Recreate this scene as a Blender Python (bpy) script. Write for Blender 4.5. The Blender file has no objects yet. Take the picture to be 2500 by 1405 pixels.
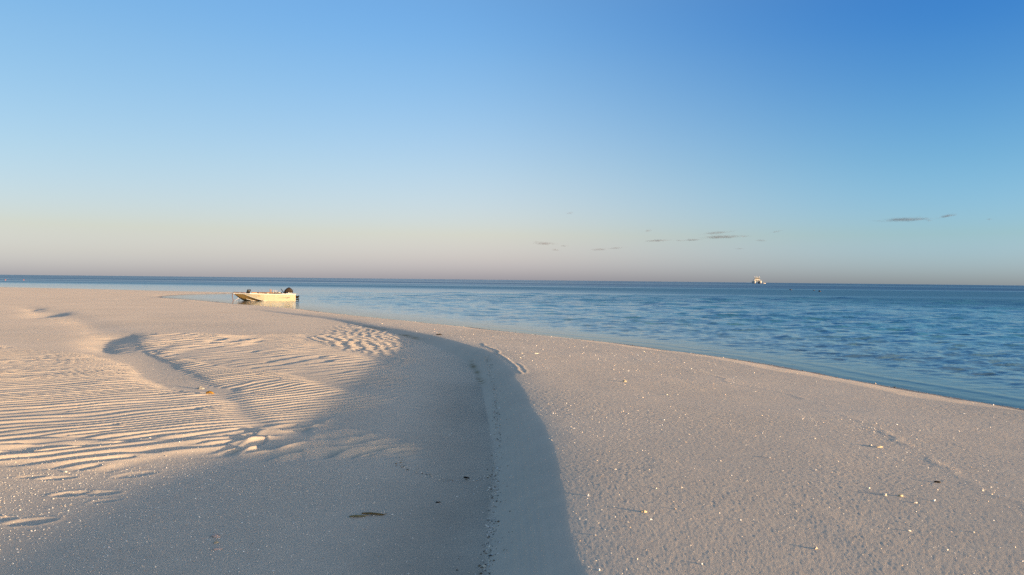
import bpy, bmesh, math, random
import numpy as np
from mathutils import Matrix, Vector

# ------------------------------------------------------------------ camera, sky, sun, exposure
SC = bpy.context.scene
COL = SC.collection
ZC = 1.85
cam_data = bpy.data.cameras.new('camera')
cam = bpy.data.objects.new('camera', cam_data)
COL.objects.link(cam)
cam_data.sensor_width = 36.0
cam_data.lens = 28.0
cam_data.clip_start = 0.05
cam_data.clip_end = 60000.0
cam.matrix_world = (Matrix.Translation((0, 0, ZC)) @ Matrix.Rotation(math.radians(90 - 0.586), 4, 'X')
                    @ Matrix.Rotation(math.radians(0.605), 4, 'Z'))
SC.camera = cam

SUN_EL, SUN_AZ = 3.55, 120.0            # degrees; azimuth clockwise from the view direction (+Y)
EXPOSURE = 1.75
SKY_STRENGTH = 0.096

SUN_DIR = Vector((math.cos(math.radians(SUN_EL)) * math.sin(math.radians(SUN_AZ)),
                  math.cos(math.radians(SUN_EL)) * math.cos(math.radians(SUN_AZ)),
                  math.sin(math.radians(SUN_EL))))
world = bpy.data.worlds.new('World')
SC.world = world
world.use_nodes = True
wn, wl = world.node_tree.nodes, world.node_tree.links
bg = wn['Background']
bg.inputs[1].default_value = SKY_STRENGTH
sky = wn.new('ShaderNodeTexSky')
sky.sky_type = 'NISHITA'
sky.sun_disc = False
sky.sun_elevation = math.radians(SUN_EL)
sky.sun_rotation = math.radians(SUN_AZ)
sky.air_density, sky.dust_density, sky.ozone_density = 1.0, 0.45, 2.1
# evening colour balance of the air: by height above the horizon and by angle from the sun (whole dome); sunward and overhead raised as added fill
tc = wn.new('ShaderNodeTexCoord')
sep = wn.new('ShaderNodeSeparateXYZ'); wl.new(tc.outputs['Generated'], sep.inputs[0])
def wramp(stops):
    r = wn.new('ShaderNodeValToRGB'); r.color_ramp.interpolation = 'B_SPLINE'
    e = r.color_ramp.elements
    while len(e) < len(stops): e.new(0.5)
    for el, (p, c) in zip(e, stops):
        el.position = p; el.color = (c[0] / 6, c[1] / 6, c[2] / 6, 1)
    wl.new(sep.outputs['Z'], r.inputs[0])
    return r.outputs[0]
def by_height(cols):
    return [(math.sin(math.radians(e)), c) for e, c in zip((0, 1.5, 3.2, 8, 15, 20, 45, 80), cols)]
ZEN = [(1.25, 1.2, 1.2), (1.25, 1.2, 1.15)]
SKY_OPPOSITE = by_height([(.69, 1.15, 5.2), (.75, .94, 2.45), (.84, .82, 1.31), (.90, .86, 1.03), (.80, .92, 1.08), (.70, .90, 1.14)] + ZEN)
SKY_QUARTER = by_height([(.74, 1.22, 5.9), (.94, 1.11, 3.0), (1.12, 1.07, 1.68), (1.26, 1.13, 1.36), (.95, 1.16, 1.46), (.76, 1.10, 1.55)] + ZEN)
SKY_ACROSS = by_height([(.64, 1.24, 5.95), (.65, 1.11, 3.5), (.68, 1.0, 1.95), (.62, .97, 1.40), (.33, .77, 1.40), (.22, .70, 1.44)] + ZEN)
SKY_SUNWARD = by_height([(2.95, 2.3, 2.05)] * 6 + ZEN)  # sun-side sky boosted out of view, added fill for the shaded sand
dp = wn.new('ShaderNodeVectorMath'); dp.operation = 'DOT_PRODUCT'
wl.new(tc.outputs['Generated'], dp.inputs[0]); dp.inputs[1].default_value = SUN_DIR
def wstep(a, b):
    m = wn.new('ShaderNodeMapRange'); m.interpolation_type = 'SMOOTHSTEP'
    m.inputs['From Min'].default_value = a; m.inputs['From Max'].default_value = b
    wl.new(dp.outputs['Value'], m.inputs['Value']); return m.outputs[0]
def wmix(f, a, b):
    m = wn.new('ShaderNodeMix'); m.data_type = 'RGBA'
    wl.new(f, m.inputs[0]); wl.new(a, m.inputs[6]); wl.new(b, m.inputs[7]); return m.outputs[2]
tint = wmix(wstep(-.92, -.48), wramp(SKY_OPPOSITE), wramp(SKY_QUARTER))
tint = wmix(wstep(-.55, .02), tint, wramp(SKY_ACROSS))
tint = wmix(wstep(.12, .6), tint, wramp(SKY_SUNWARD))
mul = wn.new('ShaderNodeMix'); mul.data_type = 'RGBA'; mul.blend_type = 'MULTIPLY'; mul.inputs[0].default_value = 1
wl.new(sky.outputs[0], mul.inputs[6]); wl.new(tint, mul.inputs[7])
sc3 = wn.new('ShaderNodeVectorMath'); sc3.operation = 'SCALE'; sc3.inputs['Scale'].default_value = 6.0
wl.new(mul.outputs[2], sc3.inputs[0]); wl.new(sc3.outputs[0], bg.inputs[0])

sun_data = bpy.data.lights.new('sun', 'SUN')
sun_data.energy = 3.25
sun_data.angle = math.radians(1.0)
sun_data.color = (1.0, 0.69, 0.385)
sun = bpy.data.objects.new('sun', sun_data)
COL.objects.link(sun)
sun.rotation_euler = SUN_DIR.to_track_quat('Z', 'Y').to_euler()
sun.location = SUN_DIR * 200

vs = SC.view_settings
vs.view_transform = 'Standard'; vs.look = 'None'; vs.exposure = EXPOSURE; vs.gamma = 1.0; vs.use_curve_mapping = False
SC.cycles.transparent_max_bounces = 160
SC.cycles.use_denoising = False
SC.cycles.use_adaptive_sampling = False

# ------------------------------------------------------------------ helpers
rng = np.random.default_rng(7)
random.seed(11)
def tag(o, label=None, cat=None, group=None, kind=None):
    if label: o['label'] = label
    if cat: o['category'] = cat
    if group: o['group'] = group
    if kind: o['kind'] = kind
    return o
def link(name, me, mat=None, parent=None):
    o = bpy.data.objects.new(name, me)
    COL.objects.link(o)
    if mat is not None and me is not None: me.materials.append(mat)
    if parent is not None: o.parent = parent
    return o
def empty(name, loc=(0, 0, 0), rz=0.0):
    o = bpy.data.objects.new(name, None); COL.objects.link(o)
    o.location = loc; o.rotation_euler = (0, 0, rz); o.empty_display_size = 0.2
    return o
def np_mesh(name, verts, quads=None, tris=None, smooth=True):
    me = bpy.data.meshes.new(name)
    faces = quads if quads is not None else tris
    k = faces.shape[1]
    me.vertices.add(len(verts)); me.vertices.foreach_set('co', np.ascontiguousarray(verts, np.float32).ravel())
    me.loops.add(faces.size); me.loops.foreach_set('vertex_index', np.ascontiguousarray(faces, np.int32).ravel())
    me.polygons.add(len(faces)); me.polygons.foreach_set('loop_start', np.arange(0, faces.size, k, dtype=np.int32))
    me.polygons.foreach_set('use_smooth', np.full(len(faces), smooth))
    me.update(calc_edges=True)
    return me
def attr(me, name, vals, kind='FLOAT'):
    a = me.attributes.new(name, kind, 'POINT')
    if kind == 'FLOAT': a.data.foreach_set('value', np.ascontiguousarray(vals, np.float32))
    else: a.data.foreach_set('color', np.ascontiguousarray(vals, np.float32).ravel())
def sst(a, b, x):
    t = np.clip((x - a) / (b - a), 0, 1); return t * t * (3 - 2 * t)
def smin(a, b, k):
    h = np.clip(0.5 + 0.5 * (b - a) / k, 0, 1); return b + (a - b) * h - k * h * (1 - h)
def _hash(ix, iy, seed):
    h = (ix.astype(np.int64) * 374761393 + iy.astype(np.int64) * 668265263 + seed * 974711) & 0xffffffff
    h = ((h ^ (h >> 13)) * 1274126177) & 0xffffffff
    return ((h ^ (h >> 16)) & 0xffff).astype(np.float32) / 32767.5 - 1.0
def vnoise(x, y, seed=0):
    ix, iy = np.floor(x), np.floor(y)
    fx, fy = (x - ix).astype(np.float32), (y - iy).astype(np.float32)
    u = fx * fx * fx * (fx * (fx * 6 - 15) + 10); v = fy * fy * fy * (fy * (fy * 6 - 15) + 10)
    a, b = _hash(ix, iy, seed), _hash(ix + 1, iy, seed)
    c, d = _hash(ix, iy + 1, seed), _hash(ix + 1, iy + 1, seed)
    return a + (b - a) * u + (c - a) * v + (a - b - c + d) * u * v
def fbm(x, y, seed=0, oct=3):
    r = 0; amp = 1.0; tot = 0
    for i in range(oct):
        r = r + amp * vnoise(x * 2.03 ** i + 17.3 * i, y * 2.03 ** i - 9.1 * i, seed + 31 * i); tot += amp; amp *= 0.5
    return r / tot
def spline(pts, per=6):
    p = np.array(pts, float); p = np.vstack([2 * p[0] - p[1], p, 2 * p[-1] - p[-2]])
    out = []
    for i in range(1, len(p) - 2):
        for t in np.linspace(0, 1, per, endpoint=False):
            out.append(0.5 * ((2 * p[i]) + (-p[i - 1] + p[i + 1]) * t + (2 * p[i - 1] - 5 * p[i] + 4 * p[i + 1] - p[i + 2]) * t ** 2
                              + (-p[i - 1] + 3 * p[i] - 3 * p[i + 1] + p[i + 2]) * t ** 3))
    out.append(p[-2])
    return np.array(out)
def poly_dist(X, Y, pts):
    """signed distance (left of the travel direction positive) and the arc length of the nearest point"""
    X = X.astype(np.float32); Y = Y.astype(np.float32)
    best = np.full(X.shape, 1e12, np.float32); sg = np.zeros_like(best); arc = np.zeros_like(best)
    acc = 0.0
    for (ax, ay), (bx, by) in zip(pts[:-1], pts[1:]):
        dx, dy = np.float32(bx - ax), np.float32(by - ay); ll = float(dx * dx + dy * dy); ln = math.sqrt(ll)
        px, py = X - np.float32(ax), Y - np.float32(ay)
        t = np.clip((px * dx + py * dy) / np.float32(ll), 0, 1)
        qx, qy = px - t * dx, py - t * dy
        d2 = qx * qx + qy * qy
        m = d2 < best
        best[m] = d2[m]; sg[m] = np.sign((dx * py - dy * px)[m]); arc[m] = acc + t[m] * np.float32(ln)
        acc += ln
    sg[sg == 0] = 1
    return np.sqrt(best) * sg, arc
def poly_mask(X, Y, poly, soft):
    """soft mask, 1 inside the polygon"""
    p = list(poly) + [poly[0]]
    d = np.abs(poly_dist(X, Y, np.array(p, float))[0])
    ins = np.zeros(X.shape, bool)
    for (ax, ay), (bx, by) in zip(p[:-1], p[1:]):
        c = ((ay > Y) != (by > Y)) & (X < (bx - ax) * (Y - ay) / ((by - ay) if by != ay else 1e-9) + ax)
        ins ^= c
    return sst(-soft * 0.35, soft, np.where(ins, d, -d))

# node helpers
def new_mat(name):
    m = bpy.data.materials.new(name); m.use_nodes = True
    nt = m.node_tree
    return m, nt, nt.nodes, nt.links, nt.nodes['Principled BSDF']
def plain(name, col, rough=0.6, spec=0.3, metal=0.0, var=0.12, scale=9.0):
    """procedural paint or fabric with a little mottling"""
    m, nt, n, l, b = new_mat(name)
    tx = n.new('ShaderNodeTexNoise'); tx.inputs['Scale'].default_value = scale; tx.inputs['Detail'].default_value = 5
    co = n.new('ShaderNodeTexCoord'); l.new(co.outputs['Object'], tx.inputs['Vector'])
    r = n.new('ShaderNodeValToRGB')
    r.color_ramp.elements[0].position = 0.3; r.color_ramp.elements[1].position = 0.7
    r.color_ramp.elements[0].color = (*[c * (1 - var) for c in col], 1)
    r.color_ramp.elements[1].color = (*[min(1, c * (1 + var)) for c in col], 1)
    l.new(tx.outputs['Fac'], r.inputs[0]); l.new(r.outputs[0], b.inputs['Base Color'])
    b.inputs['Roughness'].default_value = rough; b.inputs['Specular IOR Level'].default_value = spec; b.inputs['Metallic'].default_value = metal
    return m

# ------------------------------------------------------------------ lie of the land (metres; camera stands over 0,0; sea level 0)
SHORE = spline([(60, -90), (30, -30), (17, -4), (10.6, 6.5), (7.62, 11.8), (7.17, 13.23), (6.61, 15.06), (5.92, 17.65), (4.7, 20.22), (3.04, 23.53), (0.71, 26.85),
                (-2.42, 31.55), (-6.73, 37.44), (-9.66, 41.78), (-12.35, 46.22), (-15.48, 50.2), (-18.91, 54.1), (-23.04, 59.74),
                (-27.61, 65.48), (-30.24, 68.78), (-31.98, 75.84), (-31.73, 81.18), (-30.33, 85.48), (-29.94, 89.0), (-32.66, 92.05),
                (-40.91, 95.84), (-52.03, 102.3), (-61.4, 106.55), (-71.38, 111.02), (-100, 122), (-170, 130)], 4)
CREST = spline([(1.6, -40), (0.8, -10), (0.42, 0), (0.33, 2.2), (0.31, 3.79), (0.3, 4.66), (0.29, 5.62), (0.3, 6.95), (0.23, 8.55), (0.1, 10.61), (-0.09, 13.21), (-0.49, 16.4),
                (-1.16, 18.98), (-2.14, 22.05), (-3.49, 25.24), (-5.12, 28.53), (-6.98, 32.34), (-8.82, 35.03), (-11.2, 38.4), (-13.5, 42.0)], 4)
WRACK = spline([(-0.7, 19.16), (-0.57, 18.21), (-0.39, 17.36), (-0.28, 16.6), (-0.23, 15.78), (-0.08, 14.75), (0.03, 13.95), (0.09, 13.11), (0.17, 12.39)], 4)
WRACK2 = spline([(0.1, 13.96), (0.19, 13.52), (0.24, 13.03), (0.25, 12.53)], 4)
CHANNEL = spline([(-60, 55), (-37.77, 47.38), (-27.68, 43.05), (-24.12, 39.75), (-19.11, 33.48), (-13.41, 25.33), (-10.05, 20.36), (-8.12, 17.17), (-5.78, 13.17), (-4.8, 11.99), (-4.16, 11.51)], 4)
ZA = [(-6.36, 6.69), (-4.49, 6.99), (-3.46, 6.89), (-3.2, 7.35), (-2.64, 7.38), (-2.78, 8.62), (-3.61, 10.42), (-4.27, 11.39), (-5.15, 11.8), (-6.03, 13.35), (-7.52, 15.41), (-9.14, 16.94), (-11.82, 18.39), (-16.89, 19.5)]
ZB = [(-4.25, 11.52), (-5.81, 13.97), (-7.9, 17.09), (-8.13, 18.28), (-6.86, 16.29), (-5.15, 14.55), (-3.94, 13.95), (-3.14, 12.77), (-2.39, 11.66), (-1.56, 11.34), (-1.79, 10.04), (-2.17, 9.42), (-2.66, 8.51), (-3.55, 10.25)]
ZCC = [(-10.29, 21.65), (-8.25, 17.74), (-6.94, 16.28), (-7.01, 18.2), (-6.07, 18.76), (-6.66, 21.26), (-8.19, 23.11), (-10.19, 23.34)]
ZD = [(-6.11, 26.43), (-5.46, 20.85), (-4.14, 18.77), (-3.16, 17.62), (-1.87, 14.66), (-1.8, 15.99), (-2.38, 19.56), (-2.82, 22.73), (-4.39, 26.72), (-6.16, 30.0)]
ZE = [(-8.5, 22.5), (-6.0, 24.0), (-5.3, 20.8), (-3.1, 17.3), (-1.8, 14.8), (-1.5, 12.9), (-1.5, 11.2), (-3.2, 12.8), (-5.25, 14.6), (-7.0, 16.3)]
ZF = [(-3.0, 8.48), (-2.71, 7.46), (-2.06, 7.32), (-1.51, 7.42), (-0.78, 7.5), (-0.86, 8.06), (-1.57, 8.79), (-2.07, 9.4), (-2.62, 8.97)]
ZG = [(-19.35, 32.44), (-11.74, 21.75), (-8.32, 17.04), (-8.62, 18.22), (-11.86, 23.07), (-16.08, 29.79)]
FEET = [(-3.42, 6.2, 0.13, 0.075, 0.35, 0.020), (-3.2, 6.22, 0.12, 0.07, 0.30, 0.018), (-3.06, 6.02, 0.10, 0.05, 0.5, 0.010), (-3.31, 5.49, 0.14, 0.08, 0.45, 0.018), (-3.6, 5.53, 0.12, 0.07, 0.3, 0.013),
        (-3.79, 6.65, 0.13, 0.06, 0.3, 0.013), (-4.03, 6.69, 0.11, 0.05, 0.2, 0.010), (-3.2, 6.78, 0.17, 0.08, 0.6, 0.010)]

SCARP = spline([(-11.11, 23.19), (-9.72, 20.55), (-8.72, 18.66), (-8.1, 17.55), (-7.53, 16.66), (-6.96, 15.78), (-6.5, 15.13), (-6.01, 14.4), (-5.39, 13.46), (-4.76, 12.54), (-4.24, 11.73)], 4)
SWASH = spline([(1.9, 17.5), (2.6, 15.5), (3.26, 14.03), (3.43, 12.05), (3.9, 10.78), (3.82, 9.13), (3.63, 7.7), (3.53, 6.82), (3.4, 5.9), (3.5, 4.6)], 4)
def swash(x, y, d):
    """phase of the arcs the last waves left on the bank"""
    return 0.50 * d + 1.1 * fbm(x * 0.22, y * 0.22, 33, 2) + 0.10 * vnoise(x * 1.3, y * 1.3, 34)
def land(X, Y, detail=True):
    """height of the sand, plus the fields the material and the scatter need"""
    ds, _ = poly_dist(X, Y, SHORE)                      # + on land
    s, arc = poly_dist(X, Y, CREST); s = -s             # + on the seaward bank, - in the gully
    ds = ds + (0.10 * vnoise(X * 0.9, Y * 0.9, 3) + 0.03 * vnoise(X * 3.5, Y * 3.5, 6)) * sst(0, 3, Y) * sst(45, 25, Y)
    far = sst(38, 60, Y)
    sl = 0.130 * (1 - 0.70 * far) * (1 - 0.22 * sst(13, 28, Y))
    R = np.where(ds < 0, 0.075 * ds, sl * ds)
    R = np.where(ds > 1.9, sl * 1.9 + (0.034 - 0.020 * far) * (1 - 0.5 * sst(11, 24, Y)) * (ds - 1.9), R)
    R = np.where(ds < 0, R, smin(R, 0.0 * R + 0.395, 0.05) + 0.004 * np.clip(ds - 6, 0, 8) * (1 - far))
    R = np.maximum(R, -1.6 - 0.1 * vnoise(X * .05, Y * .05, 8))
    left = np.clip(-s, 0, None)
    L = 0.160 + 0.034 * sst(0.3, 4.2, left) * sst(6.2, 8.5, Y) - 0.006 * left * sst(8.0, 6.0, Y) * (left < 8) + 0.035 * sst(4, 24, left)
    L = L + 0.012 * fbm(X * 0.22, Y * 0.22, 5, 2) * sst(1.5, 5, left)
    # smooth hollows left by the ebb on the flat
    dc, _ = poly_dist(X, Y, CHANNEL)
    L = L - 0.030 * np.exp(-(dc / (0.45 + 0.012 * Y)) ** 2) * sst(10, 15, Y)
    for (cx, cy, rx, ry, rot, dep) in ((-19.4, 33.0, 0.55, 2.7, 0.42, 0.10), (-22.6, 37.6, 0.45, 2.6, 0.60, 0.06), (-10.35, 20.5, 0.46, 1.9, 0.36, 0.066), (-9.25, 18.3, 0.35, 1.3, 0.50, 0.07)):
        c, si = math.cos(rot), math.sin(rot)
        u = ((X - cx) * c + (Y - cy) * si) / rx; v = (-(X - cx) * si + (Y - cy) * c) / ry
        u = u + 0.45 * vnoise(X * 0.9, Y * 0.45, 23) + 0.15 * vnoise(X * 2.7, Y * 1.4, 24)
        L = L - dep * np.exp(-(u * u + v * v))
    L = smin(L, R, 0.05)
    # the bank between gully and beach: rounded lip, straight slope, soft toe
    wid = 0.37 + 0.05 * sst(8, 20, Y)
    lip = s + 0.028 * vnoise(arc * 1.1, 0 * arc, 12) + 0.004 * vnoise(arc * 5.0, 0 * arc, 13)
    q = np.clip((lip + wid + 0.05) / (wid + 0.12), 0, 1)
    bank = 0.55 * np.sin(q * math.pi / 2) + 0.45 * (q * q * (3 - 2 * q))
    bank = bank * sst(44, 34, Y)
    R = R - 0.020 * np.exp(-np.clip(s, 0, 9) / 0.30) * sst(44, 30, Y) * (ds > 1.0)
    h = np.where(s < 3, L + (R - L) * bank, R)
    h = np.where((s < -0.6) | (Y > 44), np.where(ds < 0.0, np.minimum(L, R), L), h)
    r = np.hypot(X, Y)
    h = h - 1.9 * sst(150, 185, r)
    F = dict(ds=ds, s=s, arc=arc, dc=dc)
    if not detail: return h, F

    onbank = sst(-0.05, 0.4, s) * sst(0.25, 0.7, ds)
    dryflat = sst(-0.9, -2.2, s)
    # undulation and swash marks on the bank
    h = h + 0.0009 * fbm(X * 1.1, Y * 0.8, 21, 3) * sst(0.1, 1.2, s) * sst(0.4, 2, ds)
    w = swash(X, Y, ds)
    fr = w - np.floor(w)
    step = sst(0.0, 0.10, fr) * (1 - sst(0.10, 1.0, fr))
    h = h + 0.0017 * step * onbank * sst(2.0, 3.2, ds) * sst(-0.25, 0.35, vnoise(X * 1.3, Y * 0.9, 41)) * sst(30, 18, Y)
    m = (X > 0.8) & (X < 5.2) & (Y > 4) & (Y < 18.5)
    dw, aw = poly_dist(X[m], Y[m], SWASH)
    dw = dw + 0.10 * vnoise(aw * 1.4, aw * 0 + 1, 25) + 0.04 * vnoise(aw * 5, aw * 0, 26)
    h[m] += 0.0042 * np.exp(-(dw / 0.05) ** 2) * (0.5 + 0.5 * vnoise(aw * 2.2, aw * 0 + 5, 27))
    # trampled line of sand far out on the flat
    m = (Y > 52) & (Y < 66) & (X < -20) & (X > -60)
    b_ = np.exp(-((Y[m] - 57.6 - 0.9 * np.sin(X[m] * 0.4)) / 1.3) ** 2)
    h[m] += 0.05 * b_ * np.clip(vnoise(X[m] * 1.6, Y[m] * 0.9, 28), 0, 1)
    # terraces left by the falling water on the gully slope
    sl_m = sst(-wid - 0.05, -wid * 0.6, s) * sst(-0.02, -0.14, s)
    h = h + 0.0034 * np.sin((s + 0.008 * vnoise(arc * 0.8, arc * 0, 9)) * 2 * math.pi / 0.055 + 2.0 * vnoise(arc * .25, s * 4, 10)) * sl_m * sst(16, 11, Y)
    # slumped lip
    for line, hh in ((WRACK, 0.0075), (WRACK2, 0.004)):
        m = (Y > 11.5) & (Y < 20) & (X > -1.8) & (X < 1.2)
        dw, aw = poly_dist(X[m], Y[m], line)
        jag = 0.022 * vnoise(aw * 2.5, aw * 0 + 3, 14) + 0.006 * vnoise(aw * 13, aw * 0, 15)
        dw = dw + jag
        h[m] += hh * np.exp(-(dw / 0.026) ** 2)
    # ripple fields
    m = (X > -26) & (X < 0.2) & (Y > 6.2) & (Y < 36) & (s < -0.25)
    x, y = X[m], Y[m]
    wob = 0.10 * (0.5 + y / 14)
    xw = x + wob * fbm(x * 1.1, y * 1.1, 51, 2); yw = y + 1.2 * wob * fbm(x * 1.1 + 9, y * 1.1, 52, 2)
    def ripple(theta, lam, seed, n_dis, box, warp=1.0, centre=None):
        if centre is None:
            th = math.radians(theta)
            nx, ny = -math.sin(th), math.cos(th)
            u = x * nx + y * ny; v = x * ny - y * nx
        else:                                             # crests bend round a point on the flat
            dx0, dy0 = x - centre[0], y - centre[1]
            rc = np.hypot(dx0, dy0) + 1e-6
            u = -rc; v = rc * np.arctan2(dx0, -dy0)
        ph = 2 * math.pi * (u + warp * (0.17 * fbm(x * 0.55, y * 0.55, seed, 2) + 0.042 * vnoise(v * 1.5, u * 2.4, seed + 1) + 0.020 * vnoise(v * 3.7, u * 4.5, seed + 2))) / lam
        g = np.random.default_rng(seed)
        for k in range(n_dis):
            px, py = g.uniform(box[0], box[1]), g.uniform(box[2], box[3])
            if centre is None: ax, ay = nx, ny
            else:
                q = math.hypot(px - centre[0], py - centre[1]); ax, ay = -(px - centre[0]) / q, -(py - centre[1]) / q
            du = (x - px) * ax + (y - py) * ay; dv = (x - px) * ay - (y - py) * ax
            ph = ph + (1 if k % 2 else -1) * np.arctan2(du, dv * 0.4)
        a = 0.84 + 0.48 * fbm(v * 0.9, u * 2.2, seed + 5, 2)
        return (np.sin(ph) - 0.27 * np.sin(2 * ph) + 0.07 * np.sin(3 * ph)) * np.clip(a, 0.10, 1.25)
    rip = np.zeros_like(x)
    mA = poly_mask(xw, yw, ZA, 0.30); mB = poly_mask(xw, yw, ZB, 0.30)
    mC = poly_mask(xw, yw, ZCC, 0.45); mD = poly_mask(xw, yw, ZD, 0.45)
    mE = poly_mask(xw, yw, ZE, 0.5); mF = poly_mask(xw, yw, ZF, 0.25); mG = poly_mask(xw, yw, ZG, 0.6)
    mAB = np.maximum(mA, mB) * np.maximum(sst(0.12, 0.36, np.abs(dc[m])), sst(9.6, 9.0, y))
    near = sst(8.6, 7.6, y)
    rAB = ripple(0, 0.192, 61, 130, (-13, -1.6, 6.8, 18), 1.15, (-11.0, 18.0))
    rN = ripple(34, 0.25, 65, 44, (-6.5, -2.4, 6.6, 9.2), 1.3)
    rip += mAB * (rAB * (1 - near) * 0.0165 * (1 - 0.25 * sst(13.5, 18, y) * (x < -7)) + rN * near * 0.0190)
    rip += mC * ripple(58, 0.42, 81, 16, (-10, -6, 16, 23), 2.4) * 0.0225
    rD = ripple(56, 0.27, 91, 50, (-6, -1.8, 14.6, 30), 2.2) + 0.5 * ripple(108, 0.30, 95, 36, (-6, -1.8, 14.6, 30), 2.2)
    rip += mD * rD * 0.0160
    rip += mE * (1 - mD) * (1 - mAB) * ripple(52, 0.34, 101, 24, (-8, -1.6, 11, 23), 2.0) * 0.0130 * sst(-.35, .35, fbm(x * .5, y * .35, 131, 2))
    rip += mF * (1 - mA) * (ripple(40, 0.27, 111, 16, (-3, -0.8, 7.3, 9.4), 2.0) + 0.4 * ripple(85, 0.33, 115, 8, (-3, -0.8, 7.3, 9.4), 2)) * 0.026
    rip += mG * ripple(52, 0.5, 121, 12, (-19, -8, 17, 32), 2) * 0.018
    h[m] += rip
    ripm = np.zeros_like(X); ripm[m] = np.clip(mA + mB + mC + mD + 0.5 * mE + mF, 0, 1)
    # low crisp step where the ebb cut the flat
    mm = (X > -12) & (X < -3) & (Y > 11) & (Y < 24)
    dq, aq = poly_dist(X[mm], Y[mm], SCARP)
    dq = -dq + 0.05 * vnoise(aq * 2.2, aq * 0, 143) + 0.025 * vnoise(aq * 6, aq * 0, 144)
    ends = sst(0, 1.0, aq) * sst(13.3, 11.5, aq)
    h[mm] += ends * 0.0042 * np.where(dq > 0, -0.55 * np.exp(-dq / 0.5), np.exp(dq / 0.9) - 1.55 * sst(-.10, 0, dq))
    # footprints
    for (cx, cy, a, b, rot, dep) in FEET:
        mm = (np.abs(X - cx) < 0.6) & (np.abs(Y - cy) < 0.6)
        dx, dy = X[mm] - cx, Y[mm] - cy
        c, si = math.cos(rot), math.sin(rot)
        u = (dx * c + dy * si) / a; v = (-dx * si + dy * c) / b
        rr = np.sqrt(u * u + v * v) + 0.12 * vnoise(dx * 14, dy * 14, 77)
        dep = dep * .62
        h[mm] += -dep * sst(1.15, 0.55, rr) + 0.32 * dep * np.exp(-((rr - 1.25) / 0.22) ** 2)
    # coarse grain
    g = 0.55 + 0.45 * np.maximum(onbank * sst(1.2, 3.0, ds), sst(8.0, 6.3, Y) * dryflat)
    g = g * (1 - 0.6 * sl_m) * (1 - 0.5 * ripm)
    g = g * (0.55 + 0.75 * sst(-0.5, 0.5, fbm(X * 0.5, Y * 0.4, 57, 3)))
    jit = rng.normal(0, 1, X.shape).astype(np.float32)
    h = h + g * (0.00036 * jit * np.clip(r / 6, 0.5, 2.2) + 0.0002 * vnoise(X * 34, Y * 26, 55)) * (h > -0.05)
    F['onbank'] = onbank; F['grain'] = g; F['ripm'] = ripm
    return h, F

def ring_grid(radii, angles):
    A = np.radians(np.asarray(angles)); Rr = np.asarray(radii)
    X = Rr[:, None] * np.sin(A)[None]; Y = Rr[:, None] * np.cos(A)[None]
    nr, na = X.shape
    i, j = np.meshgrid(np.arange(nr - 1), np.arange(na - 1), indexing='ij')
    q = np.stack([i * na + j, (i + 1) * na + j, (i + 1) * na + j + 1, i * na + j + 1], -1).reshape(-1, 4)[:, ::-1]
    return X.ravel(), Y.ravel(), q
def compact(verts, quads, keep, *arrs):
    quads = quads[keep]
    used = np.zeros(len(verts), bool); used[quads.ravel()] = True
    idx = np.cumsum(used) - 1
    return verts[used], idx[quads], [a[used] for a in arrs]
def geo(a, b, ratio):
    n = max(2, int(math.log(b / a) / math.log(1 + ratio)))
    return list(a * (b / a) ** (np.arange(n) / n))

angles = np.concatenate([np.arange(-180, -50, 4.0), np.arange(-50, -37, 0.7), np.arange(-37, 37, 0.088), np.arange(37, 50, 0.7), np.arange(50, 180.1, 4.0)])
angles[-1] = 180.0
radii = [0.02] + geo(0.5, 3.2, 0.05) + geo(3.2, 6.0, 0.0042) + geo(6.0, 24, 0.0024) + geo(24, 45, 0.0045) + geo(45, 130, 0.011) + geo(130, 200, 0.05)
GX, GY, GQ = ring_grid(radii, angles)
GH, GF = land(GX, GY)

def land_at(x, y):
    x = np.atleast_1d(np.asarray(x, float)); y = np.atleast_1d(np.asarray(y, float))
    return land(x, y)[0]

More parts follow.
